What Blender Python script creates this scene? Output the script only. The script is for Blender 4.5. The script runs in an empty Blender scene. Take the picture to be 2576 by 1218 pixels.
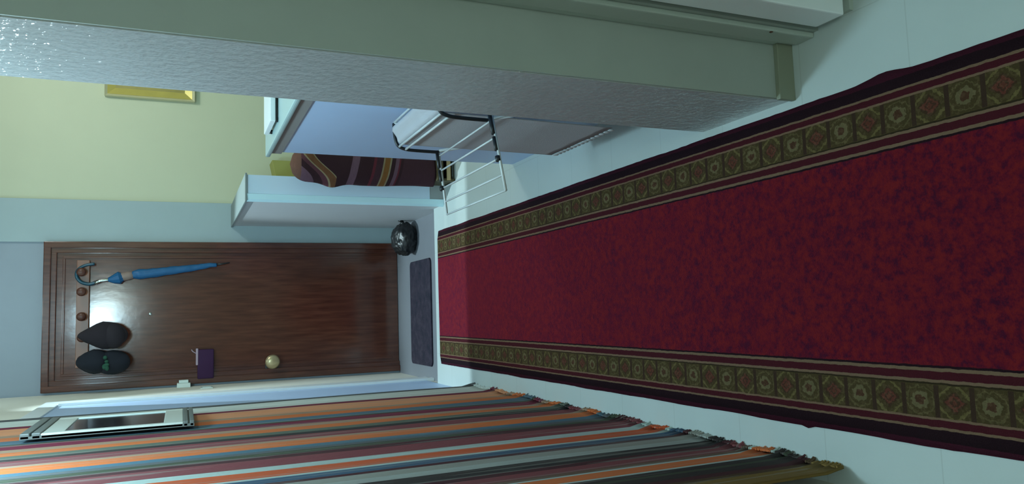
import bpy, bmesh, math, random
from mathutils import Vector, Matrix, noise
random.seed(7)
S = bpy.context.scene
C = S.collection
PI = math.pi

# ------------------------------------------------------------------ camera
H = 1.40                       # eye height over the corridor floor
FPX = 1890.0                   # focal length in pixels of the 2576 px wide frame
def _frame():
    d = Vector((413-609, -(456-1288), FPX)).normalized()      # corridor direction
    v = -Vector((578-609, -(5579-1288), FPX)).normalized()    # up
    v = (v - d*v.dot(d)).normalized()
    x = d.cross(v)
    if x[0] < 0: x = -x
    return x, d, v
WX, WY, WZ = _frame()
def cam2w(c):
    return Vector((WX.dot(c), WY.dot(c), WZ.dot(c)))
def ray(px, py):
    return cam2w(Vector((1218-py-609, -(px-1288), FPX)))
EYE = Vector((0, 0, H))
def atx(px, py, w): d = ray(px, py); return EYE + d*(w/d[0])
def aty(px, py, w): d = ray(px, py); return EYE + d*(w/d[1])
def atz(px, py, w): d = ray(px, py); return EYE + d*((w-H)/d[2])

cam_data = bpy.data.cameras.new('camera')
cam_data.sensor_fit = 'HORIZONTAL'; cam_data.sensor_width = 36.0
cam_data.lens = 36.0*FPX/2576.0
cam_data.clip_start = 0.02
cam = bpy.data.objects.new('camera', cam_data); C.objects.link(cam)
r_w = cam2w(Vector((1, 0, 0))); u_w = cam2w(Vector((0, 1, 0))); f_w = cam2w(Vector((0, 0, 1)))
M = Matrix((-u_w, r_w, -f_w)).transposed().to_4x4(); M.translation = EYE
cam.matrix_world = M
S.camera = cam

# ------------------------------------------------------------------ world, lights, exposure
w = bpy.data.worlds.new('world'); S.world = w; w.use_nodes = True
w.node_tree.nodes['Background'].inputs[0].default_value = (0.6, 0.8, 1.0, 1)
w.node_tree.nodes['Background'].inputs[1].default_value = 0.05
S.view_settings.view_transform = 'Standard'
S.view_settings.look = 'None'
S.view_settings.gamma = 1.0
S.view_settings.use_curve_mapping = False
S.view_settings.exposure = 1.6

def point_light(name, loc, power, col, rad=0.08):
    l = bpy.data.lights.new(name, 'POINT'); l.energy = power; l.color = col; l.shadow_soft_size = rad
    o = bpy.data.objects.new(name, l); o.location = loc; C.objects.link(o); return o
L_CORR = (0.02, 2.25, 2.15)
L_ENTRY = (0.10, 4.90, 3.30)
L_ROOM = (1.75, 4.0, 2.40)
L_REAR_FILL = (0.25, -1.6, 2.35)
point_light('corridor_light', L_CORR, 20, (0.54, 0.85, 1.0), 0.11)
_l = bpy.data.lights.new('entry_light', 'SPOT'); _l.energy = 120; _l.color = (0.70, 0.93, 1.0); _l.shadow_soft_size = 0.012
_l.spot_size = math.radians(48); _l.spot_blend = 0.5
_o = bpy.data.objects.new('entry_light', _l); _o.location = L_ENTRY; C.objects.link(_o)
_o.rotation_euler = (Vector((0.0, 4.15, 0.0))-Vector(L_ENTRY)).to_track_quat('-Z', 'Y').to_euler()
point_light('room_light', L_ROOM, 10.5, (0.92, 1.0, 0.98), 0.10)
point_light('rear_fill_light', L_REAR_FILL, 14, (0.80, 1.0, 0.93), 0.15)  # added fill from behind the camera, lifts the camera-facing surfaces

# ------------------------------------------------------------------ node helpers
def lin(r, g, b):
    f = lambda c: (c/255/12.92) if c/255 <= 0.04045 else ((c/255+0.055)/1.055)**2.4
    return (f(r), f(g), f(b), 1)
class NT:
    def __init__(s, name):
        s.m = bpy.data.materials.new(name); s.m.use_nodes = True
        s.t = s.m.node_tree; s.b = s.t.nodes['Principled BSDF']
    def n(s, kind, **kw):
        x = s.t.nodes.new(kind)
        for k, v in kw.items(): setattr(x, k, v)
        return x
    def link(s, a, b): s.t.links.new(a, b)
    def put(s, sock, v):
        if hasattr(v, 'is_output'): s.link(v, sock)
        else: sock.default_value = v
    def math(s, op, a, b=0.0, c=None):
        x = s.n('ShaderNodeMath', operation=op)
        s.put(x.inputs[0], a); s.put(x.inputs[1], b)
        if c is not None: s.put(x.inputs[2], c)
        return x.outputs[0]
    def coord(s):
        c = s.n('ShaderNodeTexCoord'); x = s.n('ShaderNodeSeparateXYZ'); s.link(c.outputs['Object'], x.inputs[0])
        return c.outputs['Object'], x.outputs
    def noise(s, scale, detail=2.0, vec=None, stretch=None, rough=0.5):
        x = s.n('ShaderNodeTexNoise'); x.inputs['Scale'].default_value = scale; x.inputs['Detail'].default_value = detail
        x.inputs['Roughness'].default_value = rough
        if vec is None: vec = s.n('ShaderNodeTexCoord').outputs['Object']
        if stretch:
            mp = s.n('ShaderNodeMapping'); mp.inputs['Scale'].default_value = stretch; s.link(vec, mp.inputs[0]); vec = mp.outputs[0]
        s.link(vec, x.inputs['Vector']); return x.outputs['Fac']
    def mix(s, f, a, b):
        x = s.n('ShaderNodeMix', data_type='RGBA'); s.put(x.inputs[0], f); s.put(x.inputs[6], a); s.put(x.inputs[7], b)
        return x.outputs[2]
    def ramp(s, f, stops, interp='LINEAR'):
        x = s.n('ShaderNodeValToRGB'); x.color_ramp.interpolation = interp; e = x.color_ramp.elements
        e[0].position = stops[0][0]; e[0].color = stops[0][1]
        e[1].position = stops[1][0]; e[1].color = stops[1][1]
        for p, c in stops[2:]:
            k = e.new(p); k.color = c
        s.put(x.inputs[0], f); return x.outputs[0]
    def step(s, f, lo, hi):                       # 1 between lo and hi
        return s.math('MULTIPLY', s.math('GREATER_THAN', f, lo), s.math('LESS_THAN', f, hi))
    def bump(s, h, strength=0.3, dist=0.01):
        x = s.n('ShaderNodeBump'); x.inputs['Strength'].default_value = strength; x.inputs['Distance'].default_value = dist
        s.link(h, x.inputs['Height']); s.link(x.outputs[0], s.b.inputs['Normal'])
    def done(s, color=None, rough=0.5, metal=0.0, spec=0.5):
        if color is not None: s.put(s.b.inputs['Base Color'], color)
        s.put(s.b.inputs['Roughness'], rough); s.b.inputs['Metallic'].default_value = metal
        s.b.inputs['Specular IOR Level'].default_value = spec
        return s.m

def plain(name, col, rough=0.5, metal=0.0, var=0.10, scale=6, bump=0.0, bscale=60, spec=0.5):
    t = NT(name)
    c2 = tuple(v*(1-var) for v in col[:3])+(1,)
    c = t.mix(t.noise(scale, 3), col, c2)
    if bump: t.bump(t.noise(bscale, 3), bump, 0.004)
    return t.done(c, rough, metal, spec)

m_wall_l = plain('painted_plaster_left', (0.84, 0.83, 0.74, 1), 0.8, spec=0.2)
m_wall_far = plain('pale_green_plaster', (0.38, 0.49, 0.51, 1), 0.6)
m_wall_over = plain('grey_plaster', (0.31, 0.37, 0.43, 1), 0.6)
m_yellow = plain('yellow_plaster', (0.60, 0.64, 0.46, 1), 0.7, var=0.05)
m_ceil = plain('ceiling_white', (0.7, 0.72, 0.7, 1), 0.8)
m_white = plain('white_gloss_paint', (0.80, 0.86, 0.88, 1), 0.35, var=0.03)
m_stripw = plain('lamplit_corner_strip', (0.66, 0.93, 1.0, 1), 0.3, var=0.02)  # lamp light on the chamfered corner put into its pale cyan colour
m_trimwhite = plain('bright_white_trim', (0.80, 0.86, 0.88, 1), 0.3, var=0.02)
m_lav = plain('pale_blue_grey_board', (0.48, 0.64, 0.90, 1), 0.40, var=0.05)
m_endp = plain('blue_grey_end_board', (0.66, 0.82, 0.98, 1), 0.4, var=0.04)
m_par = plain('beige_grey_plaster', (0.50, 0.52, 0.54, 1), 0.6, var=0.05)
m_band = plain('shade_grey_moulding', (0.26, 0.25, 0.24, 1), 0.6)  # moulding grey darkened for the shade under the ledge overhang
m_skirt = plain('grey_tile_skirting', (0.38, 0.42, 0.42, 1), 0.4)
m_ledge = plain('pale_green_white_ledge', (0.40, 0.54, 0.54, 1), 0.35)
m_capg = plain('grey_green_cap', (0.22, 0.27, 0.27, 1), 0.5)
m_oliveskirt = plain('olive_skirting', (0.24, 0.26, 0.19, 1), 0.5)
m_black = plain('black_plastic', (0.012, 0.015, 0.018, 1), 0.4)
m_blackbag = plain('black_polythene', (0.008, 0.009, 0.010, 1), 0.38, bump=0.5, bscale=25)
m_airwhite = plain('white_enamel_wire', (0.62, 0.66, 0.66, 1), 0.35)
m_cloth = plain('pale_grey_sheet', (0.46, 0.46, 0.48, 1), 0.9, bump=0.2, bscale=300)
m_lace = plain('white_lace', (0.55, 0.58, 0.60, 1), 0.9)
m_gold = plain('gold_frame', (0.62, 0.52, 0.14, 1), 0.35, 0.25, var=0.25, scale=12)
m_goldedge = plain('pale_gold_bevel', (0.66, 0.64, 0.42, 1), 0.3, 0.1)
m_picture = plain('ochre_picture', (0.50, 0.42, 0.12, 1), 0.5, var=0.5, scale=9)
m_blue = plain('blue_umbrella_nylon', (0.01, 0.13, 0.32, 1), 0.45, var=0.35, scale=30)
m_blued = plain('dark_teal_plastic', (0.01, 0.07, 0.11, 1), 0.3)
m_chrome = plain('chrome', (0.7, 0.8, 0.8, 1), 0.15, 1.0)
m_beige = plain('beige_strap', (0.30, 0.22, 0.19, 1), 0.7)
m_brass = plain('aged_brass', (0.55, 0.45, 0.26, 1), 0.3, 0.55)
m_purple = plain('dark_purple_fabric', (0.045, 0.008, 0.06, 1), 0.8, var=0.3)
m_pinkish = plain('pale_lilac_edge', (0.45, 0.34, 0.42, 1), 0.6)
m_capbrown = plain('dark_brown_wool', (0.022, 0.017, 0.024, 1), 0.95, var=0.35, scale=20)
m_capblack = plain('black_cotton', (0.008, 0.012, 0.022, 1), 0.9, var=0.4, scale=20)
m_green = plain('green_embroidery', (0.02, 0.10, 0.06, 1), 0.9, var=0.5, scale=40)
m_peg = plain('turned_brown_peg', (0.10, 0.035, 0.022, 1), 0.4)
m_rack = plain('orange_brown_rack', (0.26, 0.11, 0.06, 1), 0.35, var=0.3)
m_switch = plain('white_switch', (0.75, 0.85, 0.80, 1), 0.35, var=0.02)
m_olivebox = plain('olive_yellow_card', (0.36, 0.36, 0.10, 1), 0.8)
m_crate = plain('olive_brown_crate', (0.07, 0.055, 0.02, 1), 0.7)
m_cratelight = plain('light_wood_slat', (0.45, 0.33, 0.17, 1), 0.6)
m_screw = plain('rusty_screw', (0.09, 0.03, 0.012, 1), 0.6)
m_casing = plain('cream_gloss_paint', (0.42, 0.48, 0.43, 1), 0.35, var=0.08, scale=14)
m_mframe = plain('cream_mirror_frame', (0.62, 0.66, 0.60, 1), 0.35)
m_mgrey = plain('grey_mirror_edge', (0.17, 0.19, 0.18, 1), 0.4, var=0.3, scale=30)

def mk_mirror():
    t = NT('mirror_glass'); return t.done((0.6, 0.72, 0.8, 1), 0.12, 1.0)
m_mirror = mk_mirror()
def mk_pillar():
    t = NT('textured_gloss_plaster')
    c = t.mix(t.noise(8, 3), (0.42, 0.45, 0.455, 1), (0.37, 0.395, 0.395, 1))
    t.bump(t.noise(58, 2, rough=0.5), 0.22, 0.006)
    x = t.n('ShaderNodeBump'); x.inputs['Strength'].default_value = 0.75; x.inputs['Distance'].default_value = 0.016
    t.link(t.noise(52, 2, rough=0.55), x.inputs['Height']); t.link(x.outputs[0], t.b.inputs['Coat Normal'])
    t.b.inputs['Coat Weight'].default_value = 0.6; t.b.inputs['Coat Roughness'].default_value = 0.10
    return t.done(c, 0.30, 0, 0.5)
m_pillar = mk_pillar()
m_nearwall = plain('shaded_olive_plaster', (0.37, 0.42, 0.38, 1), 0.6, var=0.12, scale=10)  # olive tone stands for the weaker light on the camera-facing plaster

def mk_floor(name, a, b, tile=0.30):
    t = NT(name); v, xyz = t.coord()
    def g(c, off):
        f = t.math('FRACT', t.math('DIVIDE', t.math('ADD', c, off), tile))
        return t.math('LESS_THAN', f, 0.010)
    # grout lines lie at y = 1.07 + 0.3k
    gr = g(xyz[1], 10*tile-1.07+0.0015)
    gx = g(xyz[0], 10*tile-0.05)
    gr = t.math('MAXIMUM', gr, gx)
    base = t.mix(t.noise(5, 4), a, b)
    c = t.mix(t.math('MULTIPLY', gr, 0.22), base, (0.22, 0.24, 0.22, 1))
    return t.done(c, 0.42, 0, 0.4)
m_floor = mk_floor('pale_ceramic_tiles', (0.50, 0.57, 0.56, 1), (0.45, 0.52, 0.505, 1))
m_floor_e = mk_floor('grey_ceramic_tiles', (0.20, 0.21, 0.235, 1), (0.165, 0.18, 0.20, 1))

def mk_door():
    t = NT('varnished_brown_wood')
    n1 = t.noise(9, 6, stretch=(6, 6, 0.6)); n2 = t.noise(3, 2)
    c = t.ramp(n1, [(0.25, (0.060, 0.018, 0.013, 1)), (0.5, (0.105, 0.034, 0.022, 1)), (0.75, (0.150, 0.055, 0.032, 1))])
    c = t.mix(t.math('MULTIPLY', n2, 0.7), c, (0.070, 0.022, 0.013, 1))
    t.bump(t.noise(22, 3, stretch=(1, 1, 0.6)), 0.09, 0.004)
    t.b.inputs['Coat Weight'].default_value = 0.1; t.b.inputs['Coat Roughness'].default_value = 0.12
    return t.done(c, 0.15, 0, 0.55)
m_door = mk_door()

def mk_runner(cx, half):
    t = NT('red_bordered_runner_pile'); v, xyz = t.coord()
    nz = t.noise(60, 3)
    x = t.math('ADD', xyz[0], t.math('MULTIPLY', t.math('SUBTRACT', nz, 0.5), 0.004))
    d = t.math('SUBTRACT', half, t.math('ABSOLUTE', t.math('SUBTRACT', x, cx)))
    maroon = (0.016, 0.006, 0.009, 1); edge = (0.050, 0.008, 0.018, 1); tan = (0.16, 0.100, 0.062, 1); red = (0.052, 0.008, 0.012, 1)
    ol = (0.085, 0.060, 0.022, 1); olL = (0.17, 0.12, 0.055, 1)
    field0 = (0.25, 0.012, 0.026, 1)
    q = 0.2
    bands = [(0.0, edge), (0.012, maroon), (0.036, tan), (0.042, red), (0.056, tan), (0.061, ol),
             (0.126, (0.03, 0.02, 0.01, 1)), (0.130, tan), (0.136, red), (0.153, tan), (0.160, maroon), (0.165, field0)]
    base = t.ramp(t.math('DIVIDE', d, q), [(p/q, c) for p, c in bands], 'CONSTANT')
    # medallions
    vv = t.math('DIVIDE', t.math('ADD', xyz[1], 15*10-1.175), 0.075)
    k = t.math('FLOOR', t.math('ADD', vv, 0.5)); f = t.math('SUBTRACT', vv, k)
    par = t.math('FRACT', t.math('MULTIPLY', k, 0.5)); odd = t.math('GREATER_THAN', par, 0.25)
    ww = t.math('DIVIDE', t.math('SUBTRACT', d, 0.0935), 0.0325)
    af = t.math('MULTIPLY', t.math('ABSOLUTE', f), 2.0); aw = t.math('ABSOLUTE', ww)
    inband = t.math('LESS_THAN', aw, 1.0)
    dia = t.math('ADD', t.math('ADD', af, aw), t.math('MULTIPLY', t.math('SUBTRACT', t.noise(160, 2), 0.5), 0.5))
    mott = t.mix(t.math('GREATER_THAN', t.noise(150, 2), 0.54), ol, olL)
    A = t.ramp(t.math('DIVIDE', dia, 2.0), [(0.0, (0.22, 0.03, 0.035, 1)), (0.10, (0.07, 0.010, 0.02, 1)), (0.17, (0.24, 0.03, 0.04, 1)),
               (0.27, (0.05, 0.012, 0.015, 1)), (0.36, ol), (0.55, (0.27, 0.22, 0.08, 1)), (0.66, ol)], 'CONSTANT')
    rr = t.math('SQRT', t.math('ADD', t.math('POWER', t.math('ADD', af, 0.0), 2.0), t.math('POWER', aw, 2.0)))
    rr = t.math('ADD', rr, t.math('MULTIPLY', t.math('SUBTRACT', t.noise(120, 2), 0.5), 0.5))
    B = t.ramp(rr, [(0.0, (0.10, 0.02, 0.02, 1)), (0.28, (0.28, 0.24, 0.12, 1)), (0.52, ol), (0.80, (0.20, 0.16, 0.07, 1)), (0.9, ol)], 'CONSTANT')
    med = t.mix(odd, A, B)
    med = t.mix(0.45, med, mott)
    med = t.mix(0.5, med, (0.025, 0.016, 0.008, 1))
    side = t.math('GREATER_THAN', af, 0.86)
    med = t.mix(side, med, (0.040, 0.022, 0.014, 1))
    base = t.mix(inband, base, med)
    # field pile speckle
    n1 = t.noise(55, 4, rough=0.7); n2 = t.noise(6, 3)
    fld = t.ramp(n1, [(0.36, (0.040, 0.005, 0.020, 1)), (0.46, (0.095, 0.006, 0.016, 1)), (0.62, (0.165, 0.012, 0.013, 1))])
    fld = t.mix(t.math('MULTIPLY', n2, 0.35), fld, (0.09, 0.004, 0.016, 1))
    c = t.mix(t.math('GREATER_THAN', d, 0.165), base, fld)
    t.bump(t.noise(320, 2), 0.5, 0.004)
    t.link(t.math('MULTIPLY', t.math('GREATER_THAN', d, 0.165), 0.75), t.b.inputs['Sheen Weight']); t.b.inputs['Sheen Roughness'].default_value = 0.35; t.b.inputs['Sheen Tint'].default_value = (1.0, 0.10, 0.20, 1)
    return t.done(c, 0.95, 0, 0.1)
RX0, RX1 = -0.305, 0.478
m_runner = mk_runner((RX0+RX1)/2, (RX1-RX0)/2)

def mk_curtain():
    t = NT('striped_rag_weave'); v, xyz = t.coord()
    wob = t.math('MULTIPLY', t.math('SUBTRACT', t.noise(4, 3, stretch=(1, 3, 0.5)), 0.5), 0.012)
    y = t.math('ADD', xyz[1], wob)
    O = (0.62, 0.16, 0.045, 1); P = (0.70, 0.30, 0.15, 1); W = (0.66, 0.72, 0.68, 1); G = (0.30, 0.31, 0.27, 1)
    K = (0.020, 0.024, 0.026, 1); N = (0.035, 0.10, 0.17, 1); B = (0.17, 0.015, 0.045, 1); DB = (0.055, 0.012, 0.020, 1)
    T = (0.36, 0.24, 0.16, 1); GG = (0.04, 0.065, 0.04, 1); BG = (0.09, 0.11, 0.12, 1); OR = (0.58, 0.10, 0.03, 1); PC = (0.42, 0.52, 0.48, 1)
    OC = (0.20, 0.13, 0.03, 1); RO = (0.20, 0.05, 0.06, 1)
    BL = (0.07, 0.15, 0.20, 1); GN = (0.10, 0.13, 0.10, 1)
    seq = [(1.25, OC), (1.395, (0.07, 0.045, 0.02, 1)), (1.415, DB), (1.44, K), (1.47, GG), (1.485, K), (1.515, PC), (1.53, O), (1.60, PC), (1.615, (0.14, 0.09, 0.06, 1)), (1.64, RO), (1.69, DB), (1.72, K),
           (1.78, (0.36, 0.40, 0.37, 1)), (1.82, G), (1.87, DB), (1.90, N), (1.965, PC), (1.99, OR), (2.08, PC), (2.125, RO), (2.21, DB), (2.26, GG), (2.33, BG), (2.37, BL), (2.41, O),
           (2.48, T), (2.53, RO), (2.63, K), (2.66, GN), (2.71, O), (2.80, T), (2.87, B), (2.94, GG), (2.96, BL), (3.05, O), (3.17, T), (3.23, P),
           (3.38, B), (3.44, W), (3.665, BG)]
    def part(sq, lo, hi):
        return t.ramp(t.math('DIVIDE', t.math('SUBTRACT', y, lo), hi-lo), [(max(0, (p-lo)/(hi-lo)), c) for p, c in sq], 'CONSTANT')
    a = part(seq[:21], 1.25, 2.14); b = part(seq[20:], 2.10, 3.8)
    c = t.mix(t.math('GREATER_THAN', y, 2.13), a, b)
    st = t.noise(60, 3, stretch=(1, 1, 0.02)); st2 = t.noise(9, 3, stretch=(1, 2.5, 0.4))
    c = t.mix(t.math('MULTIPLY', t.math('GREATER_THAN', st, 0.60), 0.35), c, G)
    c = t.mix(t.math('MULTIPLY', st2, 0.35), c, (0.15, 0.10, 0.08, 1))
    t.bump(t.noise(90, 3, stretch=(1, 1, 0.5)), 0.35, 0.004)
    return t.done(c, 0.9, 0, 0.15)
m_curtain = mk_curtain()

def mk_rug():
    t = NT('brown_rug_with_gold_bands'); v, xyz = t.coord()
    z = t.math('ADD', xyz[2], t.math('MULTIPLY', t.math('SUBTRACT', xyz[0], 0.77), 0.22))
    D = (0.035, 0.014, 0.018, 1); D2 = (0.055, 0.022, 0.030, 1); Go = (0.22, 0.095, 0.025, 1); Mv = (0.15, 0.08, 0.11, 1); Li = (0.28, 0.22, 0.13, 1); R = (0.12, 0.02, 0.03, 1)
    lo, hi = 0.10, 0.66
    sq = [(0.10, D2), (0.30, D), (0.315, R), (0.325, Mv), (0.345, D), (0.366, Li), (0.374, Go), (0.403, Li), (0.411, D2), (0.45, R), (0.465, D), (0.54, Mv), (0.58, D)]
    c = t.ramp(t.math('DIVIDE', t.math('SUBTRACT', z, lo), hi-lo), [((p-lo)/(hi-lo), q) for p, q in sq], 'CONSTANT')
    # slanted gold band on the folded head of the bundle
    z2 = t.math('SUBTRACT', xyz[2], t.math('MULTIPLY', t.math('SUBTRACT', xyz[0], 0.77), 0.62))
    z2 = t.math('SUBTRACT', z2, t.math('MULTIPLY', t.math('SINE', t.math('MULTIPLY', t.math('SUBTRACT', xyz[0], 0.77), 26.0)), 0.022))
    top = t.ramp(t.math('DIVIDE', t.math('SUBTRACT', z2, 0.60), 0.30),
                 [(0.0, D), (0.34, Li), (0.365, (0.16, 0.07, 0.03, 1)), (0.50, Li), (0.53, (0.10, 0.035, 0.045, 1)), (0.62, D), (0.76, Mv)], 'CONSTANT')
    c = t.mix(t.math('GREATER_THAN', xyz[2], 0.655), c, top)
    cap = t.math('GREATER_THAN', xyz[2], 0.835)
    c = t.mix(cap, c, (0.17, 0.085, 0.06, 1))
    c = t.mix(t.math('MULTIPLY', t.noise(40, 3, stretch=(1, 1, 3)), 0.35), c, D)
    t.bump(t.noise(80, 3), 0.4, 0.005)
    return t.done(c, 0.9, 0, 0.2)
m_rug = mk_rug()
def mk_mat():
    t = NT('grey_violet_mat_pile')
    c = t.ramp(t.noise(18, 5, rough=0.7), [(0.3, (0.018, 0.020, 0.030, 1)), (0.55, (0.036, 0.030, 0.044, 1)), (0.7, (0.052, 0.046, 0.060, 1))])
    t.bump(t.noise(150, 2), 0.6, 0.005)
    return t.done(c, 0.95, 0, 0.1)
m_mat = mk_mat()

# ------------------------------------------------------------------ mesh helpers
def add_box(bm, x0, x1, y0, y1, z0, z1, bev=0.0):
    r = bmesh.ops.create_cube(bm, size=1.0)
    for v in r['verts']:
        v.co = Vector(((x0+x1)/2+v.co.x*(x1-x0), (y0+y1)/2+v.co.y*(y1-y0), (z0+z1)/2+v.co.z*(z1-z0)))
    if bev:
        es = list({e for v in r['verts'] for e in v.link_edges})
        bmesh.ops.bevel(bm, geom=es, offset=bev, segments=2, affect='EDGES', profile=0.6)
def add_tube(bm, pts, rad, seg=10, closed=False):
    pts = [Vector(p) for p in pts]; n = len(pts)
    rads = rad if isinstance(rad, (list, tuple)) else [rad]*n
    rings = []; up = Vector((0.123, 0.31, 0.94)).normalized(); prev = None
    for i, p in enumerate(pts):
        a = pts[i-1] if i > 0 else (pts[-1] if closed else p)
        b = pts[(i+1) % n] if (i < n-1 or closed) else p
        t = (b-a).normalized()
        if prev is None:
            s = t.cross(up).normalized()
        else:
            s = (prev - t*prev.dot(t)).normalized()
        prev = s; q = t.cross(s)
        rings.append([bm.verts.new(p+(s*math.cos(2*PI*k/seg)+q*math.sin(2*PI*k/seg))*rads[i]) for k in range(seg)])
    m = n if closed else n-1
    for i in range(m):
        A, B = rings[i], rings[(i+1) % n]
        for k in range(seg): bm.faces.new((A[k], A[(k+1) % seg], B[(k+1) % seg], B[k]))
    if not closed:
        bm.faces.new(rings[0][::-1]); bm.faces.new(rings[-1])
def smooth_pts(pts, n=6):
    P = [Vector(p) for p in pts]; out = []
    for i in range(len(P)-1):
        p0 = P[max(i-1, 0)]; p1 = P[i]; p2 = P[i+1]; p3 = P[min(i+2, len(P)-1)]
        for k in range(n):
            t = k/n
            out.append(0.5*((2*p1)+(-p0+p2)*t+(2*p0-5*p1+4*p2-p3)*t*t+(-p0+3*p1-3*p2+p3)*t**3))
    out.append(P[-1]); return out
def add_lathe(bm, prof, center, axis='y', seg=24, sgn=-1):
    c = Vector(center); rings = []
    for r, h in prof:
        ring = []
        for k in range(seg):
            a = 2*PI*k/seg
            if axis == 'y': p = Vector((r*math.cos(a), sgn*h, r*math.sin(a)))
            elif axis == 'x': p = Vector((sgn*h, r*math.cos(a), r*math.sin(a)))
            else: p = Vector((r*math.cos(a), r*math.sin(a), h))
            ring.append(bm.verts.new(c+p))
        rings.append(ring)
    for A, B in zip(rings, rings[1:]):
        for k in range(seg): bm.faces.new((A[k], A[(k+1) % seg], B[(k+1) % seg], B[k]))
    bm.faces.new(rings[0]); bm.faces.new(rings[-1][::-1])
def obj(name, bm, mat, parent=None, smooth=False):
    bmesh.ops.recalc_face_normals(bm, faces=bm.faces)
    me = bpy.data.meshes.new(name); bm.to_mesh(me); bm.free()
    if smooth:
        for p in me.polygons: p.use_smooth = True
    me.materials.append(mat)
    o = bpy.data.objects.new(name, me); C.objects.link(o)
    if parent is not None:
        o.parent = parent
        o.matrix_parent_inverse = parent.matrix_world.inverted() if False else Matrix.Translation(-parent.location)
    return o
def box_obj(name, mat, parent, *a, bev=0.0):
    bm = bmesh.new(); add_box(bm, *a, bev=bev); return obj(name, bm, mat, parent)
def tag(o, label, cat, group=None, kind=None):
    o['label'] = label; o['category'] = cat
    if group: o['group'] = group
    if kind: o['kind'] = kind
    return o
def thing(name, loc, label, cat, group=None):
    o = bpy.data.objects.new(name, None); o.location = loc; C.objects.link(o); o.empty_display_size = 0.05
    return tag(o, label, cat, group)
def struct(o, label=None):
    o['kind'] = 'structure'
    if label: o['label'] = label; o['category'] = label.split()[-1]
    return o

# ------------------------------------------------------------------ the setting
YD = 5.38                 # plane of the far wall
XL = -0.43                # left wall
ZE = -0.05                # sunken entry floor
ZC = 2.65
ZT = 3.45                 # higher ceiling over the entry
YB = -3.0                 # behind the camera
XR = 3.4
bm = bmesh.new(); add_box(bm, XL-0.1, 0.70, YB, 4.33, -0.15, 0.0); add_box(bm, 0.70, XR, 1.6, YD+0.1, -0.15, 0.0)
add_box(bm, 0.70, 2.2, YB, 1.6, -0.15, 0.0); add_box(bm, 0.66, 0.70, 4.13, YD, -0.15, -0.001)
floor = struct(obj('floor', bm, m_floor), 'pale ceramic tile floor of the corridor'); floor['category'] = 'floor'
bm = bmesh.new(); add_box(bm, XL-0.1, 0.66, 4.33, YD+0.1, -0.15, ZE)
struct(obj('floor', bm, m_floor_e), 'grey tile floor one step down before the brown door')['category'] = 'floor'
bm = bmesh.new(); add_box(bm, XL-0.1, XR, YB, 4.46, ZC, ZC+0.1); add_box(bm, XL-0.1, XR, 4.46, YD+0.1, ZT, ZT+0.1)
add_box(bm, 0.62, XR, 4.46, 4.56, ZC, ZT)
struct(obj('ceiling', bm, m_ceil))
bm = bmesh.new(); add_box(bm, XL-0.1, XL, YB, YD, ZE, ZT)
struct(obj('wall_left', bm, m_wall_l), 'cream plaster wall left of the brown door')['category'] = 'wall'
# far wall around the door
DX0, DX1, DZ1 = -0.415, 0.507, 2.175
bm = bmesh.new()
add_box(bm, DX1, 0.775, YD, YD+0.1, -0.15, ZT)
struct(obj('wall_far', bm, m_wall_far), 'pale green strip of wall right of the brown door')['category'] = 'wall'
bm = bmesh.new(); add_box(bm, XL-0.1, DX1, YD+0.012, YD+0.1, DZ1, ZT); add_box(bm, XL-0.1, DX0, YD, YD+0.1, -0.15, DZ1)
struct(obj('wall_far', bm, m_wall_over), 'grey wall panel above the brown door')['category'] = 'wall'
bm = bmesh.new(); add_box(bm, 0.775, XR, YD+0.02, YD+0.12, -0.15, ZT)
struct(obj('wall_far', bm, m_yellow), 'plain yellow wall of the room beyond')['category'] = 'wall'
bm = bmesh.new(); add_box(bm, XR-0.1, XR, 1.6, YD, 0, ZT)
struct(obj('wall_right', bm, m_yellow))
bm = bmesh.new(); add_box(bm, 0.645, XR-0.1, 1.60, 1.75, 0, ZC)
struct(obj('wall_partition', bm, m_yellow))
bm = bmesh.new(); add_box(bm, XL, 2.2, YB-0.1, YB, 0, ZC)
struct(obj('wall_back', bm, m_nearwall))
# beam over the passage, above the frame
bm = bmesh.new(); add_box(bm, XL, 0.62, 4.46, 4.59, 2.40, ZT)
struct(obj('ceiling_beam', bm, m_ceil))

# pillar at the right
bm = bmesh.new(); add_box(bm, 0.50, 0.645, 1.412, 1.755, 0, ZC)
pil = struct(obj('wall_pillar', bm, m_pillar), 'grey textured plaster pillar at the end of the right wall'); pil['category'] = 'pillar'
bm = bmesh.new(); add_box(bm, 0.502, 0.645, 1.404, 1.412, 0, ZC)
struct(obj('wall_near', bm, m_nearwall), 'end face of the pillar facing the viewer, shade put into its colour')['category'] = 'wall'
bm = bmesh.new(); add_box(bm, 0.496, 0.640, 1.390, 1.404, 0, 0.050, bev=0.002)
struct(obj('baseboard_pillar', bm, m_oliveskirt))
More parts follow.
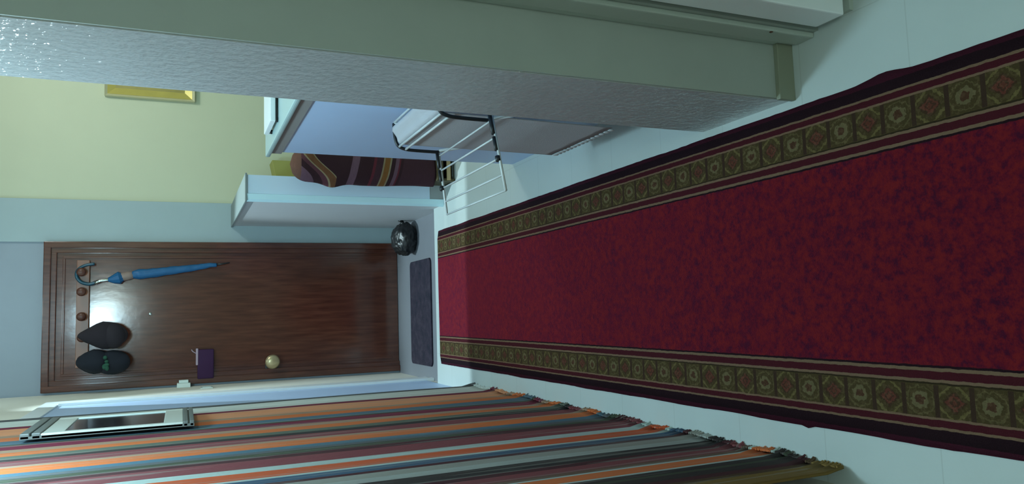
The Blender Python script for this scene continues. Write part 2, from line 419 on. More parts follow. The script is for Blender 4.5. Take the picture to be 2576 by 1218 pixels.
# right door of the near wall: architrave, stepped lining, jamb
bm = bmesh.new()
add_box(bm, 0.645, 0.80, 1.305, 1.60, 0, ZC)
struct(obj('wall_near', bm, m_nearwall), 'narrow wall strip carrying the right door casing')['category'] = 'wall'
d3 = thing('door_2', (0.70, 1.25, 0), 'white painted door casing and open door at the top right', 'door'); d3['kind'] = 'structure'
bm = bmesh.new(); add_box(bm, 0.632, 0.645, 1.318, 1.375, 0, 2.2, bev=0.004); add_box(bm, 0.638, 0.645, 1.375, 1.404, 0.0, 2.2, bev=0.002)
obj('casing', bm, m_casing, d3)
bm = bmesh.new(); add_box(bm, 0.640, 0.80, 1.200, 1.282, 0.03, 2.2, bev=0.004)
obj('door_leaf', bm, m_white, d3)
box_obj('threshold', m_casing, d3, 0.655, 0.80, 1.20, 1.285, 0.0, 0.012)
bm = bmesh.new(); p = atx(1940, 80, 0.632); add_lathe(bm, [(0.004, 0), (0.0045, 0.001), (0.002, 0.0022)], (0.632, p.y, p.z), 'x', 12)
obj('screw', bm, m_screw, d3)
# near right wall in front of the doorway (towards and behind the camera)
bm = bmesh.new(); add_box(bm, 0.80, 0.90, YB, 1.20, 0, ZC); add_box(bm, 0.80, 0.90, 1.2, 1.6, 0, ZC)
struct(obj('wall_right', bm, m_nearwall))

# ------------------------------------------------------------------ brown front door
d1 = thing('door_1', (0.045, YD, ZE), 'glossy dark brown wooden entrance door at the end of the corridor', 'door'); d1['kind'] = 'structure'
bm = bmesh.new()
def frame_prism(bm, x0, x1, z0, z1, w, y0, y1, bot=False, bev=0.004):
    add_box(bm, x0, x0+w, y0, y1, z0, z1, bev); add_box(bm, x1-w, x1, y0, y1, z0, z1, bev)
    add_box(bm, x0+w*0.9, x1-w*0.9, y0+0.001, y1, z1-w, z1, bev)
    if bot: add_box(bm, x0+w*0.9, x1-w*0.9, y0+0.001, y1, z0, z0+w, bev)
frame_prism(bm, DX0, DX1, ZE, DZ1, 0.040, YD-0.035, YD+0.03)
frame_prism(bm, DX0+0.036, DX1-0.036, ZE, DZ1-0.036, 0.034, YD-0.020, YD+0.03)
obj('door_frame', bm, m_door, d1)
bm = bmesh.new()
add_box(bm, DX0+0.068, DX1-0.068, YD-0.004, YD+0.036, ZE+0.004, DZ1-0.070)
obj('door_leaf', bm, m_door, d1)
bm = bmesh.new()
lx0, lx1 = DX0+0.09, DX1-0.09
frame_prism(bm, lx0, lx1, 0.0, DZ1-0.10, 0.016, YD-0.010, YD+0.0, False, 0.003)
obj('panel_moulding', bm, m_door, d1)
kx, kz = aty(685, 910, YD-0.05)[0], aty(685, 910, YD-0.05)[2]
bm = bmesh.new(); add_lathe(bm, [(0.030, 0.0), (0.030, 0.010), (0.014, 0.014), (0.012, 0.035), (0.030, 0.044), (0.046, 0.056), (0.048, 0.066), (0.038, 0.080), (0.016, 0.086)], (kx, YD-0.004, kz), 'y', 24)
obj('door_knob', bm, m_brass, d1, True)
q = aty(685, 938, YD-0.02)
bm = bmesh.new(); add_box(bm, kx-0.090, kx+0.010, YD-0.018, YD-0.003, kz-0.045, kz+0.042, bev=0.006)
obj('lock_plate', bm, m_black, d1)
q = aty(378, 790, YD)
# small chrome stud standing for a light glint on the door
bm = bmesh.new(); add_lathe(bm, [(0.010, 0), (0.010, 0.005), (0.006, 0.008)], (q.x, YD-0.004, q.z), 'y', 16)
obj('glint_stud', bm, m_chrome, d1, True)

# keys pouch hanging near the lock
k0 = aty(497, 880, YD-0.05); k1 = aty(538, 952, YD-0.05)
pch = thing('key_pouch', ((k0.x+k1.x)/2, YD-0.03, k1.z), 'small dark purple pouch with a pale edge hanging above the door knob', 'pouch')
bm = bmesh.new(); add_box(bm, k1.x, k0.x, YD-0.045, YD-0.012, k1.z, k0.z, bev=0.008)
obj('pouch_body', bm, m_purple, pch, True)
bm = bmesh.new(); add_box(bm, (k0.x+k1.x)/2-0.005, k0.x+0.008, YD-0.048, YD-0.025, k0.z-0.004, k0.z+0.010, bev=0.004)
add_tube(bm, [(k0.x-0.03, YD-0.03, k0.z), (k0.x-0.01, YD-0.02, k0.z+0.03), (k0.x, YD-0.012, k0.z+0.035)], 0.003, 6)
obj('pouch_trim', bm, m_pinkish, pch)
pch.children[1]['label'] = 'pale lilac zip edge'

# ------------------------------------------------------------------ coat rack on the door
a = aty(194, 655, YD-0.02); b = aty(222, 925, YD-0.02)
rk = thing('coat_rack', ((a.x+b.x)/2, YD-0.012, b.z), 'orange-brown wooden coat rack board fixed across the top of the brown door', 'coat rack')
bm = bmesh.new(); add_box(bm, b.x, a.x, YD-0.030, YD-0.010, b.z, a.z, bev=0.004)
obj('board', bm, m_rack, rk)
pegs = {}
for py in (686, 735, 797, 850, 905):
    q = aty(208, py, YD-0.03); sc = 1.0 if py < 800 else 0.55
    bm = bmesh.new(); add_lathe(bm, [(r_, h_*sc) for r_, h_ in ((0.012, 0), (0.010, 0.02), (0.016, 0.035), (0.025, 0.046), (0.027, 0.056), (0.018, 0.066), (0.004, 0.069))], (q.x, YD-0.029, q.z+0.002), 'y', 18)
    obj('peg', bm, m_peg, rk, True); pegs[py] = q

# umbrella hooked over the rack
yu = YD-0.055
P = lambda px, py, yy=yu: aty(px, py, yy)
um = thing('umbrella', P(560, 663), 'closed blue umbrella hanging by its curved handle from the coat rack', 'umbrella')
hook = smooth_pts([P(238, 664), P(214, 668), P(196, 680), P(193, 696), P(204, 710), P(224, 715), P(240, 711)], 5)
bm = bmesh.new(); add_tube(bm, hook, [0.009+0.002*(i/len(hook)) for i in range(len(hook))], 10)
obj('handle', bm, m_blued, um, True)
bm = bmesh.new(); add_tube(bm, [P(238, 712), P(252, 707), P(268, 705), P(284, 703)], [0.013, 0.010, 0.010, 0.008], 10)
obj('ferrule', bm, m_chrome, um, True)
bm = bmesh.new(); add_tube(bm, [P(272, 704), P(284, 703), P(300, 699), P(306, 698), P(312, 697)], [0.012, 0.026, 0.040, 0.030, 0.022], 10)
o = obj('canopy_flare', bm, m_blue, um, False)
bm = bmesh.new(); add_tube(bm, [P(300, 698), P(306, 697), P(322, 694), P(336, 692)], [0.024, 0.027, 0.027, 0.022], 12)
obj('strap', bm, m_beige, um, True)
bm = bmesh.new()
pts = [P(332, 692), P(350, 690), P(385, 687), P(430, 681), P(480, 675), P(520, 669), P(545, 666)]
rings = smooth_pts(pts, 5); n = len(rings)
add_tube(bm, rings, [(0.020+0.013*min(1, i/(n*0.15)))*(1-0.66*max(0, (i/n-0.15)/0.85)**1.2) for i in range(n)], 14)
for v in bm.verts:
    k = noise.noise(v.co*28)
    v.co.x += 0.004*k; v.co.y += 0.004*noise.noise(v.co*40+Vector((3, 1, 2)))
obj('canopy', bm, m_blue, um, True)
bm = bmesh.new(); add_tube(bm, [P(543, 666), P(560, 664), P(578, 661)], [0.008, 0.006, 0.003], 8)
obj('tip', bm, m_black, um, True)

# caps on the rack
def dome(bm, c, rx, ry, rz, nu=22, nv=12, lump=0.004, point=0.0):
    rows = []
    for i in range(nv+1):
        ph = PI*i/nv
        row = []
        for k in range(nu):
            th = 2*PI*k/nu
            p = Vector((rx*math.sin(ph)*math.cos(th), ry*math.sin(ph)*math.sin(th), rz*math.cos(ph)))
            if point: 
                if p.z > 0: p.x *= 1-point*(p.z/rz)
            p += p.normalized()*lump*noise.noise(Vector(c)*3+p*22)
            row.append(bm.verts.new(Vector(c)+p))
        rows.append(row)
    for A, B in zip(rows, rows[1:]):
        for k in range(nu):
            try: bm.faces.new((A[k], A[(k+1) % nu], B[(k+1) % nu], B[k]))
            except ValueError: pass
    bmesh.ops.remove_doubles(bm, verts=bm.verts, dist=0.0004)
yc = YD-0.14
def ell(px0, px1, py0, py1):
    t = aty(px0, (py0+py1)/2, yc); b = aty(px1, (py0+py1)/2, yc); l = aty((px0+px1)/2, py1, yc); r = aty((px0+px1)/2, py0, yc)
    return Vector(((l.x+r.x)/2, yc, (t.z+b.z)/2)), (r.x-l.x)/2, (t.z-b.z)/2
c, rx, rz = ell(194, 322, 809, 879)
cp = thing('cap', (c.x, yc, c.z-rz), 'dark brown wool cap on the coat rack, nearer the umbrella', 'cap')
bm = bmesh.new(); dome(bm, c, rx, 0.070, rz, point=0.55); obj('crown', bm, m_capbrown, cp, True)
bm = bmesh.new(); dome(bm, c+Vector((-0.004, -0.02, -rz*0.45)), rx*0.93, 0.062, rz*0.45, lump=0.002); obj('brim', bm, m_capbrown, cp, True)
c, rx, rz = ell(190, 328, 880, 943)
cp = thing('cap', (c.x, yc, c.z-rz), 'black cap with a green mark hanging left of the brown cap', 'cap')
c2, rx2, rz2 = ell(190, 282, 879, 942)
bm = bmesh.new(); dome(bm, c2, rx2, 0.070, rz2, point=0.3); obj('crown', bm, m_capblack, cp, True)
c3, rx3, rz3 = ell(238, 328, 881, 943)
bm = bmesh.new(); dome(bm, c3, rx3, 0.060, rz3, lump=0.002); obj('brim', bm, m_capblack, cp, True)
g = aty(268, 914, yc-0.072)
bm = bmesh.new()
for i in range(7):
    dome(bm, (g.x+random.uniform(-.035, .035), yc-0.062+random.uniform(-.003, .003), g.z+random.uniform(-.012, .012)), random.uniform(.010, .018), 0.010, random.uniform(.010, .020), 10, 6, 0.002)
o = obj('emblem', bm, m_green, cp, True); o['label'] = 'green embroidered mark'

# ------------------------------------------------------------------ left wall: switches, white door
def switch(px, py, label, dep, hw, hh, y=None):
    q = atx(px, py, XL+0.01)
    t_ = thing('light_switch', (XL, q.y, q.z-hh), label, 'light switch')
    bm = bmesh.new(); add_box(bm, XL, XL+dep*0.6, q.y-hw, q.y+hw, q.z-hh, q.z+hh, bev=0.004); obj('plate', bm, m_switch, t_)
    bm = bmesh.new(); add_box(bm, XL+dep*0.6, XL+dep, q.y-hw*0.6, q.y+hw*0.6, q.z-hh*0.7, q.z+hh*0.7, bev=0.003); obj('rocker', bm, m_switch, t_)
switch(462, 970, 'white light switch beside the brown door, upper of two', 0.046, 0.050, 0.040)
switch(520, 972, 'flat white wall plate beside the brown door, lower of two', 0.010, 0.060, 0.036)
# white door with casing, partly behind the striped curtain
yA, yB = 4.74, 3.42
d2 = thing('door_3', (XL, 4.1, 0), 'white door with white casing on the left wall, half hidden by the striped curtain', 'door'); d2['kind'] = 'structure'
bm = bmesh.new()
add_box(bm, XL, XL+0.014, 4.60, yA, ZE, 2.06, bev=0.003)
add_box(bm, XL, XL+0.014, yB, 4.60, 1.98, 2.06, bev=0.003)
add_box(bm, XL, XL+0.020, 4.55, 4.60, ZE, 1.98, bev=0.003)
obj('casing', bm, m_white, d2)
bm = bmesh.new(); add_box(bm, XL, XL+0.006, yB, 4.55, 0.0, 1.98); obj('door_leaf', bm, m_lav, d2)

# striped curtain
XC = -0.392
CY0, CY1, CZ1 = 1.31, 3.755, 2.352
NYc, NZc = 240, 46
bm = bmesh.new(); gridv = []
for i in range(NYc+1):
    y = CY0+(CY1-CY0)*i/NYc; row = []
    jag = 0.016*abs(noise.noise(Vector((y*18, 0, 0))))+0.012*random.random()
    for j in range(NZc+1):
        s = j/NZc; z = 0.002+jag*(1-s)**8+(CZ1-0.002)*s
        fold = 0.0035*math.sin(y*21+1.3*math.sin(y*5))*(1-0.5*s)+0.004*noise.noise(Vector((y*4, z*1.2, 3)))
        out = 0.0
        if s < 0.012: out = 0.012*random.random()
        row.append(bm.verts.new((XC+fold+out, y-0.03*(0.5-s)*0, z)))
    gridv.append(row)
for i in range(NYc):
    for j in range(NZc):
        bm.faces.new((gridv[i][j], gridv[i+1][j], gridv[i+1][j+1], gridv[i][j+1]))
# fringe threads on the floor
cur = obj('striped_curtain', bm, m_curtain, None, True)
md = cur.modifiers.new('thick', 'SOLIDIFY'); md.thickness = 0.006; md.offset = 1
tag(cur, 'multicoloured striped rag-weave curtain hanging to the floor along the left wall', 'curtain')
bm = bmesh.new()
y = CY0+0.01
while y < CY1-0.01:
    L = random.uniform(0.003, 0.012); dx = random.uniform(0.0, 1.0)*L; dy = random.uniform(-0.5, 0.5)*L
    x = XC+0.007+0.0035*math.sin(y*21+1.3*math.sin(y*5))
    add_tube(bm, [(x, y, 0.022), (x+dx*0.5, y+dy*0.5, 0.007), (x+dx, y+dy, 0.0025)], [0.0036, 0.0034, 0.0022], 5)
    y += random.uniform(0.004, 0.009)
fr = obj('fringe', bm, m_curtain, cur); fr['kind'] = 'stuff'
rod = thing('curtain_rod', (XC, 2.5, 2.37), 'thin curtain rod holding the striped curtain near the ceiling', 'curtain rod')
bm = bmesh.new(); add_tube(bm, [(XC, 1.2, 2.37), (XC, 3.8, 2.37)], 0.012, 10); obj('rod', bm, m_chrome, rod)
for yy in (1.25, 3.75):
    bm = bmesh.new(); add_box(bm, XL, XC+0.005, yy-0.01, yy+0.01, 2.355, 2.385); obj('bracket', bm, m_chrome, rod)

# mirror hanging over the curtain
my0, my1, mz0, mz1 = 2.96, 3.41, 1.355, 1.885
X0 = -0.378
mr = thing('wall_mirror', (X0, (my0+my1)/2, mz0), 'cream framed mirror hanging over the top of the striped curtain', 'mirror')
bm = bmesh.new()
def ringframe(bm, y0, y1, z0, z1, wd, xa, xb, bev=0.003):
    add_box(bm, xa, xb, y0, y0+wd, z0, z1, bev); add_box(bm, xa, xb, y1-wd, y1, z0, z1, bev)
    add_box(bm, xa, xb-0.0005, y0+wd*0.9, y1-wd*0.9, z0, z0+wd, bev); add_box(bm, xa, xb-0.0005, y0+wd*0.9, y1-wd*0.9, z1-wd, z1, bev)
for (za, zb) in ((mz0+0.037, mz0+0.100), (mz1-0.125, mz1-0.061)):
    box_obj('frame_rail', m_mframe, mr, X0+0.011, X0+0.016, my0+0.012, my1-0.012, za, zb, bev=0.002)
bm = bmesh.new()
for (z0, z1) in ((mz0, mz0+0.015), (mz0+0.020, mz0+0.036), (mz1-0.060, mz1-0.034), (mz1-0.028, mz1)):
    add_box(bm, X0, X0+0.020, my0, my1, z0, z1, bev=0.003)
add_box(bm, X0, X0+0.010, my0, my1, mz0, mz1)
obj('outer_frame', bm, m_mgrey, mr)
bm = bmesh.new(); add_box(bm, X0+0.010, X0+0.0130, my0+0.012, my1-0.012, mz0+0.100, mz1-0.125); obj('mirror_glass', bm, m_mirror, mr)
for (ya, yb) in ((my0, my0+0.028), (my1-0.045, my1)):
    box_obj('frame_stile', m_mframe, mr, X0, X0+0.017, ya, yb, mz0+0.036, mz1-0.06, bev=0.003)

# ------------------------------------------------------------------ half walls on the right
ZP = 1.10
hw = thing('wall_half', (0.69, 4.7, 0), 'low white and beige half wall between the entry and the yellow room', 'half wall'); hw['kind'] = 'structure'
box_obj('body', m_par, hw, 0.622, 0.748, 4.15, YD, ZE, ZP-0.012)
box_obj('end_panel', m_endp, hw, 0.650, 0.752, 4.137, 4.15, 0.085, ZP-0.012)
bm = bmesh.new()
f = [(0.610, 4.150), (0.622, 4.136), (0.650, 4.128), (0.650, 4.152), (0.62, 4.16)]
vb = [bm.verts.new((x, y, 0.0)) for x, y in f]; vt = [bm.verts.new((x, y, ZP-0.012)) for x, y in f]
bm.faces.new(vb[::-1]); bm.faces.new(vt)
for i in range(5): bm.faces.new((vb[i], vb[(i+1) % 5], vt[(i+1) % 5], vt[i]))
obj('lit_corner_strip', bm, m_stripw, hw)  # strip carries the bright lamp light of the corner in its colour
box_obj('skirting', m_skirt, hw, 0.652, 0.750, 4.141, 4.15, 0.0, 0.085)
box_obj('cap', m_capg, hw, 0.612, 0.760, 4.126, YD, ZP-0.012, ZP-0.003, bev=0.002)

hw = thing('wall_half', (0.75, 2.4, 0), 'pale blue-grey half wall with a white ledge beside the clothes airer', 'half wall'); hw['kind'] = 'structure'
box_obj('body', m_lav, hw, 0.668, 0.86, 1.755, 3.135, 0, 1.03)
box_obj('shaded_moulding', m_band, hw, 0.662, 0.865, 1.755, 3.14, 1.03, 1.072)
bm = bmesh.new(); add_box(bm, 0.650, 0.89, 1.755, 3.165, 1.072, 1.09, bev=0.006); obj('ledge', bm, m_ledge, hw)
# white tray on the ledge
q = atz(697, 305, 1.095)
tr = thing('tray', (0.79, q.y+0.10, 1.09), 'white tray with a black rubber foot lying on the ledge of the half wall', 'tray')
bm = bmesh.new(); add_box(bm, q.x, 0.888, q.y, q.y+0.22, 1.100, 1.118, bev=0.003); obj('tray_body', bm, m_white, tr)
bm = bmesh.new(); add_box(bm, q.x+0.004, 0.886, q.y+0.003, q.y+0.007, 1.0955, 1.1015); obj('tray_shadow_line', bm, m_black, tr)  # black strip draws the shadow line under the tray front
for yy in (0.012, 0.20):
    bm = bmesh.new(); add_lathe(bm, [(0.008, 0.0), (0.009, 0.004), (0.007, 0.011)], (q.x+0.008, q.y+yy, 1.0900), 'z', 12); obj('rubber_foot', bm, m_black, tr, True)

# ------------------------------------------------------------------ runner, mat
RY0, RY1 = -1.2, 4.245
bm = bmesh.new(); NX, NY = 16, 260; g = []
for j in range(NY+1):
    y = RY0+(RY1-RY0)*j/NY
    eR = 0.003*noise.noise(Vector((y*5, 1, 0)))+0.0012*noise.noise(Vector((y*40, 5, 0)))
    eL = 0.003*noise.noise(Vector((y*5, 7, 0)))+0.0012*noise.noise(Vector((y*40, 9, 0)))
    eR += 0.010*math.exp(-((y-1.13)/0.05)**2)
    eL -= 0.006*math.exp(-((y-1.42)/0.012)**2)
    row = []
    for i in range(NX+1):
        x0, x1 = RX0+eL, RX1+eR; s = i/NX; x = x0+(x1-x0)*s
        z = 0.010+0.0012*noise.noise(Vector((x*3, y*3, 0)))
        if i in (0, NX): z = 0.003
        row.append(bm.verts.new((x, y, z)))
    g.append(row)
for j in range(NY):
    for i in range(NX): bm.faces.new((g[j][i], g[j][i+1], g[j+1][i+1], g[j+1][i]))
border = [e for e in bm.edges if e.is_boundary]
ex = bmesh.ops.extrude_edge_only(bm, edges=border)
for v in [e for e in ex['geom'] if isinstance(e, bmesh.types.BMVert)]: v.co.z = 0.0005
run = obj('runner_carpet', bm, m_runner, None, True)
tag(run, 'long red runner carpet with gold medallion borders on the tile floor', 'carpet')
bm = bmesh.new()
q = [atz(1090, 655, ZE+0.01), atz(1040, 651, ZE+0.01), atz(1040, 912, ZE+0.01), atz(1086, 925, ZE+0.01)]
mx0, mx1, myA, myB = -0.345, 0.345, 4.56, 5.02
def rr_pts(x0, x1, y0, y1, r, n=6):
    out = []
    for cx, cy, a0 in ((x1-r, y1-r, 0), (x0+r, y1-r, 90), (x0+r, y0+r, 180), (x1-r, y0+r, 270)):
        for k in range(n+1):
            a = math.radians(a0+90*k/n); out.append((cx+r*math.cos(a), cy+r*math.sin(a)))
    return out
pts = rr_pts(mx0, mx1, myA, myB, 0.035)
lo = [bm.verts.new((x, y, ZE+0.0005)) for x, y in pts]; hi = [bm.verts.new((x*0.995, y, ZE+0.010)) for x, y in pts]
bm.faces.new(lo[::-1]); bm.faces.new(hi)
for i in range(len(pts)): k = (i+1) % len(pts); bm.faces.new((lo[i], lo[k], hi[k], hi[i]))
tag(obj('doormat', bm, m_mat), 'grey violet doormat lying before the brown door', 'doormat')

# ------------------------------------------------------------------ black bag in the entry corner
c = Vector((0.500, 4.93, ZE))
bag = thing('plastic_bag', c, 'knotted black plastic bag on the floor in the corner by the brown door', 'bag')
bm = bmesh.new()
bmesh.ops.create_icosphere(bm, subdivisions=5, radius=1.0)
for v in bm.verts:
    p = v.co.copy(); n1 = noise.noise(p*1.6+Vector((4, 2, 1))); n2 = noise.noise(p*4.5); n3 = abs(noise.noise(p*7+Vector((1, 9, 3))))
    s = 1+0.10*n1+0.08*n2-0.07*n3
    x = p.x*0.118*s; y = p.y*0.110*s; z = p.z*0.092*s
    if p.x > 0.3: z *= 1-0.25*(p.x-0.3)
    z = max(z, -0.065)
    v.co = c+Vector((x, y, z+0.0665))
obj('bag_body', bm, m_blackbag, bag, True)
bm = bmesh.new()
add_tube(bm, smooth_pts([c+Vector((0.085, 0.0, 0.075)), c+Vector((0.115, -0.005, 0.085)), c+Vector((0.135, -0.01, 0.098))], 4), [0.030, 0.024, 0.017, 0.012, 0.012, 0.016, 0.022, 0.020, 0.010][:9], 10)
obj('bag_knot', bm, m_blackbag, bag, True)

# ------------------------------------------------------------------ rug bundle on its crate
cr = thing('crate', (0.79, 4.01, 0), 'small olive brown wooden crate under the rolled rug', 'crate')
bm = bmesh.new(); add_box(bm, 0.725, 0.875, 3.985, 4.10, 0.0, 0.012); add_box(bm, 0.862, 0.875, 3.93, 4.10, 0.0, 0.105); add_box(bm, 0.725, 0.738, 3.93, 4.10, 0.0, 0.105)
add_box(bm, 0.738, 0.862, 4.088, 4.10, 0.0, 0.105); add_box(bm, 0.738, 0.862, 3.93, 4.088, 0.092, 0.106)
obj('crate_body', bm, m_crate, cr)
bm = bmesh.new(); add_box(bm, 0.728, 0.874, 3.918, 3.930, 0.030, 0.050); obj('slat', bm, m_cratelight, cr)
bm = bmesh.new(); add_box(bm, 0.728, 0.874, 3.920, 3.930, 0.072, 0.104); obj('slat', bm, m_crate, cr)
bm = bmesh.new(); rows = []; NZ = 60; NU = 40
for j in range(NZ+1):
    s = j/NZ; z = 0.107+(0.885-0.107)*s
    e = max(0, (z-0.80)/0.085); shr = math.sqrt(max(0.0, 1-e*e)) if e > 0 else 1
    row = []
    for k in range(NU):
        a = 2*PI*k/NU
        rx = 0.090+0.006*noise.noise(Vector((0, 0, z*9)))+0.010*math.exp(-((z-0.68)/0.05)**2)
        ry = 0.072
        cxx = 0.790+0.004*math.sin(z*9)+(-0.010)*math.exp(-((z-0.66)/0.06)**2)
        w_ = 1+0.05*noise.noise(Vector((math.cos(a)*1.5, math.sin(a)*1.5, z*6)))+0.025*math.sin(a*6+z*3)
        row.append(bm.verts.new((cxx+rx*math.cos(a)*w_*max(shr, 0.02), 4.01+ry*math.sin(a)*w_*max(shr, 0.02), z)))
    rows.append(row)
for A, B in zip(rows, rows[1:]):
    for k in range(NU): bm.faces.new((A[k], A[(k+1) % NU], B[(k+1) % NU], B[k]))
bm.faces.new(rows[0][::-1]); bm.faces.new(rows[-1])
rg = obj('rolled_rug', bm, m_rug, None, True)
tag(rg, 'dark brown rolled rug with gold bands standing upright between the half walls', 'rug')

# olive yellow carton against the yellow wall
bm = bmesh.new(); q0 = aty(693, 449, 5.22); q1 = aty(683, 404, 5.22)
x0, x1 = q0.x, q1.x
vs = [(x0, 5.20, 0.0), (x1, 5.20, 0.0), (x1, 5.36, 0.0), (x0, 5.36, 0.0), (x0, 5.20, q0.z), (x1, 5.20, q1.z), (x1, 5.36, q1.z), (x0, 5.36, q0.z)]
V = [bm.verts.new(p) for p in vs]
for f_ in ((0, 3, 2, 1), (4, 5, 6, 7), (0, 1, 5, 4), (1, 2, 6, 5), (2, 3, 7, 6), (3, 0, 4, 7)): bm.faces.new([V[i] for i in f_])
bmesh.ops.bevel(bm, geom=list(bm.edges), offset=0.004, segments=1, affect='EDGES')
tag(obj('carton', bm, m_olivebox), 'tall olive yellow carton against the yellow wall behind the rolled rug', 'carton')

# gold picture frame on the yellow wall
yp = YD+0.018
a = aty(263, 235, yp-0.03); b = aty(490, 257, yp-0.03)
pf = thing('picture_frame', (b.x+0.2, yp, b.z), 'gold picture frame on the yellow wall', 'picture')
x0, x1, z0, z1 = b.x, b.x+0.42, b.z, a.z
def bev_frame(bm, x0, x1, z0, z1, w, yb, yf):
    # mitred frame sloping inwards
    O = [(x0, z0), (x1, z0), (x1, z1), (x0, z1)]; I = [(x0+w, z0+w), (x1-w, z0+w), (x1-w, z1-w), (x0+w, z1-w)]
    ob = [bm.verts.new((x, yb, z)) for x, z in O]; of = [bm.verts.new((x, yf, z)) for x, z in O]
    inn = [bm.verts.new((x, yf+0.016, z)) for x, z in I]; ib = [bm.verts.new((x, yb, z)) for x, z in I]
    for i in range(4):
        k = (i+1) % 4
        bm.faces.new((ob[i], ob[k], of[k], of[i])); bm.faces.new((of[i], of[k], inn[k], inn[i]))
        bm.faces.new((inn[i], inn[k], ib[k], ib[i])); bm.faces.new((ib[i], ib[k], ob[k], ob[i]))
bm = bmesh.new(); bev_frame(bm, x0, x1, z0, z1, 0.016, yp, yp-0.040); obj('outer_edge', bm, m_goldedge, pf)
bm = bmesh.new(); bev_frame(bm, x0+0.016, x1-0.016, z0+0.016, z1-0.016, 0.045, yp, yp-0.026); obj('frame', bm, m_gold, pf)
bm = bmesh.new(); add_box(bm, x0+0.05, x1-0.05, yp-0.010, yp, z0+0.05, z1-0.05); obj('picture', bm, m_picture, pf)

# ------------------------------------------------------------------ clothes airer and lace sheet
ar = thing('clothes_airer', (0.60, 2.17, 0), 'white wire clothes airer with black joints beside the half wall', 'clothes airer')
yF, yN = 2.405, 1.955
def T(name, pts, r, mat, seg=8, n=5, sm=True):
    bm = bmesh.new(); add_tube(bm, smooth_pts(pts, n) if sm and len(pts) > 2 else pts, r, seg); return obj(name, bm, mat, ar, True)
for y in (yF, yN):
    T('end_bracket', [(0.541, y, 0.600), (0.542, y, 0.680), (0.545, y, 0.718), (0.556, y, 0.742), (0.585, y, 0.752), (0.630, y, 0.755)], 0.0055, m_black)
    T('leg', [(0.630, y, 0.755), (0.634, y, 0.60), (0.630, y, 0.006)], 0.006, m_airwhite, sm=False)
    T('leg', [(0.545, y, 0.60), (0.600, y, 0.35), (0.640, y, 0.10), (0.641, y, 0.006)], 0.006, m_airwhite, sm=False)
for x, z in ((0.552, 0.738), (0.544, 0.716), (0.605, 0.757), (0.634, 0.752)):
    T('rod', [(x, yN-0.002, z), (x, yF+0.002, z)], 0.0040, m_airwhite, sm=False)
WA = {'if': Vector((0.540, 2.405, 0.600)), 'of': Vector((0.318, 2.335, 0.600)), 'in': Vector((0.548, 1.925, 0.600)), 'on': Vector((0.320, 1.842, 0.600))}
T('wing_bar', [WA['if'], WA['of']], 0.0042, m_airwhite, sm=False)
T('wing_bar', [WA['in'], WA['on']], 0.0042, m_airwhite, sm=False)
for s in (0.06, 0.30, 0.58, 0.80, 1.0):
    T('wing_rod', [WA['if'].lerp(WA['of'], s), WA['in'].lerp(WA['on'], s)], 0.0030, m_airwhite, sm=False)
dz = Vector((0, 0, 0.006))
for A_, B_ in (('if', 'of'), ('in', 'on')):
    a_, b_ = WA[A_], WA[B_]
    T('joint_sleeve', [a_.lerp(b_, -0.02)+dz, a_.lerp(b_, 0.26)+dz], 0.0060, m_black, sm=False)
    T('joint_sleeve', [a_.lerp(b_, 0.30)+dz, a_.lerp(b_, 0.48)+dz], 0.0052, m_black, sm=False)
    T('end_cap', [a_.lerp(b_, 0.56)+dz, a_.lerp(b_, 0.62)+dz], 0.0075, m_black, sm=False)
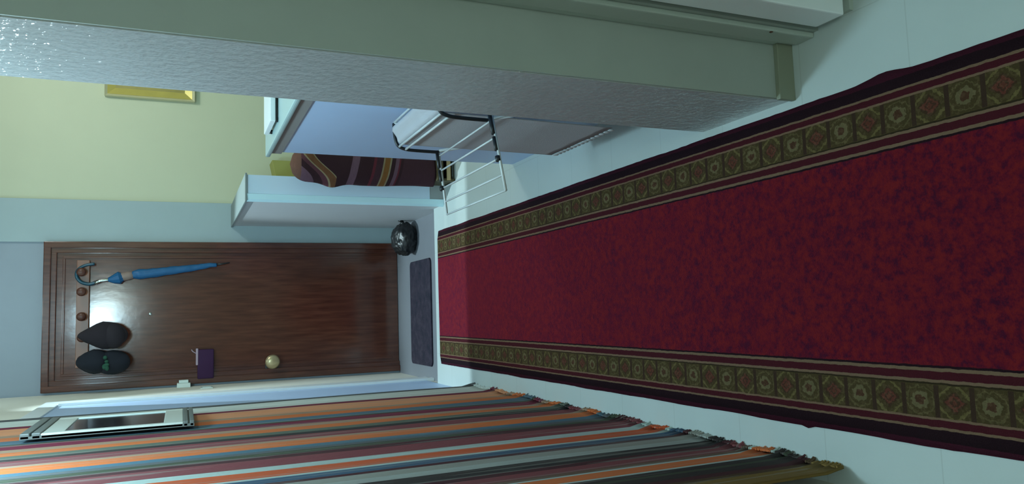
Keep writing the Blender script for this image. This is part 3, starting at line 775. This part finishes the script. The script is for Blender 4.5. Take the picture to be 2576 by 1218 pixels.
# sheet
prof = smooth_pts([(0.626, 0.700), (0.622, 0.748), (0.604, 0.762), (0.580, 0.750), (0.562, 0.744), (0.556, 0.722), (0.554, 0.66), (0.552, 0.45), (0.550, 0.178)][0:9] and
                  [(0.626, 0, 0.700), (0.622, 0, 0.752), (0.604, 0, 0.764), (0.580, 0, 0.750), (0.563, 0, 0.744), (0.5575, 0, 0.722), (0.556, 0, 0.66), (0.554, 0, 0.45), (0.551, 0, 0.178)], 6)
bm = bmesh.new(); N2 = 46; g = []
for i in range(N2+1):
    y = 1.965+(2.392-1.965)*i/N2; row = []
    for j, p in enumerate(prof):
        s = max(0, (0.70-p.z)/0.52) if j > 24 else 0
        row.append(bm.verts.new((p.x-0.001*s*(1+math.sin(y*34)), y+0.006*s*(0.5-i/N2), p.z)))
    g.append(row)
for i in range(N2):
    for j in range(len(prof)-1): bm.faces.new((g[i][j], g[i+1][j], g[i+1][j+1], g[i][j+1]))
sh = obj('sheet', bm, m_cloth, None, True); md = sh.modifiers.new('t', 'SOLIDIFY'); md.thickness = 0.0015
tag(sh, 'pale grey sheet with a scalloped lace hem hung over the clothes airer', 'sheet')
bm = bmesh.new(); ns = 15
for k in range(ns):
    y = 1.975+(2.385-1.975)*(k+0.5)/ns
    bmesh.ops.create_uvsphere(bm, u_segments=10, v_segments=8, radius=1.0, matrix=Matrix.Translation((0.5485, y, 0.170)) @ Matrix.Diagonal((0.003, 0.0115, 0.011, 1)))
o = obj('lace_hem', bm, m_lace, sh, True); o['label'] = 'white scalloped lace hem'

# ceiling lamps (above the frame), the rear one added as fill
for loc, where in ((L_CORR, 'in the near part of the corridor'), (L_ENTRY, 'over the entry before the brown door'), (L_ROOM, 'in the yellow room'), (L_REAR_FILL, 'added behind the camera as fill light')):
    lp = thing('ceiling_lamp', (loc[0], loc[1], loc[2]+0.12), 'bare bulb ceiling lamp '+where, 'ceiling lamp', 'ceiling lamps')
    bm = bmesh.new(); z0 = loc[2]+0.12; zc = ZT if loc[1] > 4.5 else ZC
    add_lathe(bm, [(0.05, max(z0+0.01, zc-0.03)), (0.05, zc)], (loc[0], loc[1], 0), 'z', 16); obj('ceiling_rose', bm, m_ceil, lp)
    if zc-0.03 > z0+0.02:
        bm = bmesh.new(); add_tube(bm, [(loc[0], loc[1], z0), (loc[0], loc[1], zc-0.03)], 0.006, 8); obj('cord', bm, m_black, lp)
bpy.context.view_layer.update()
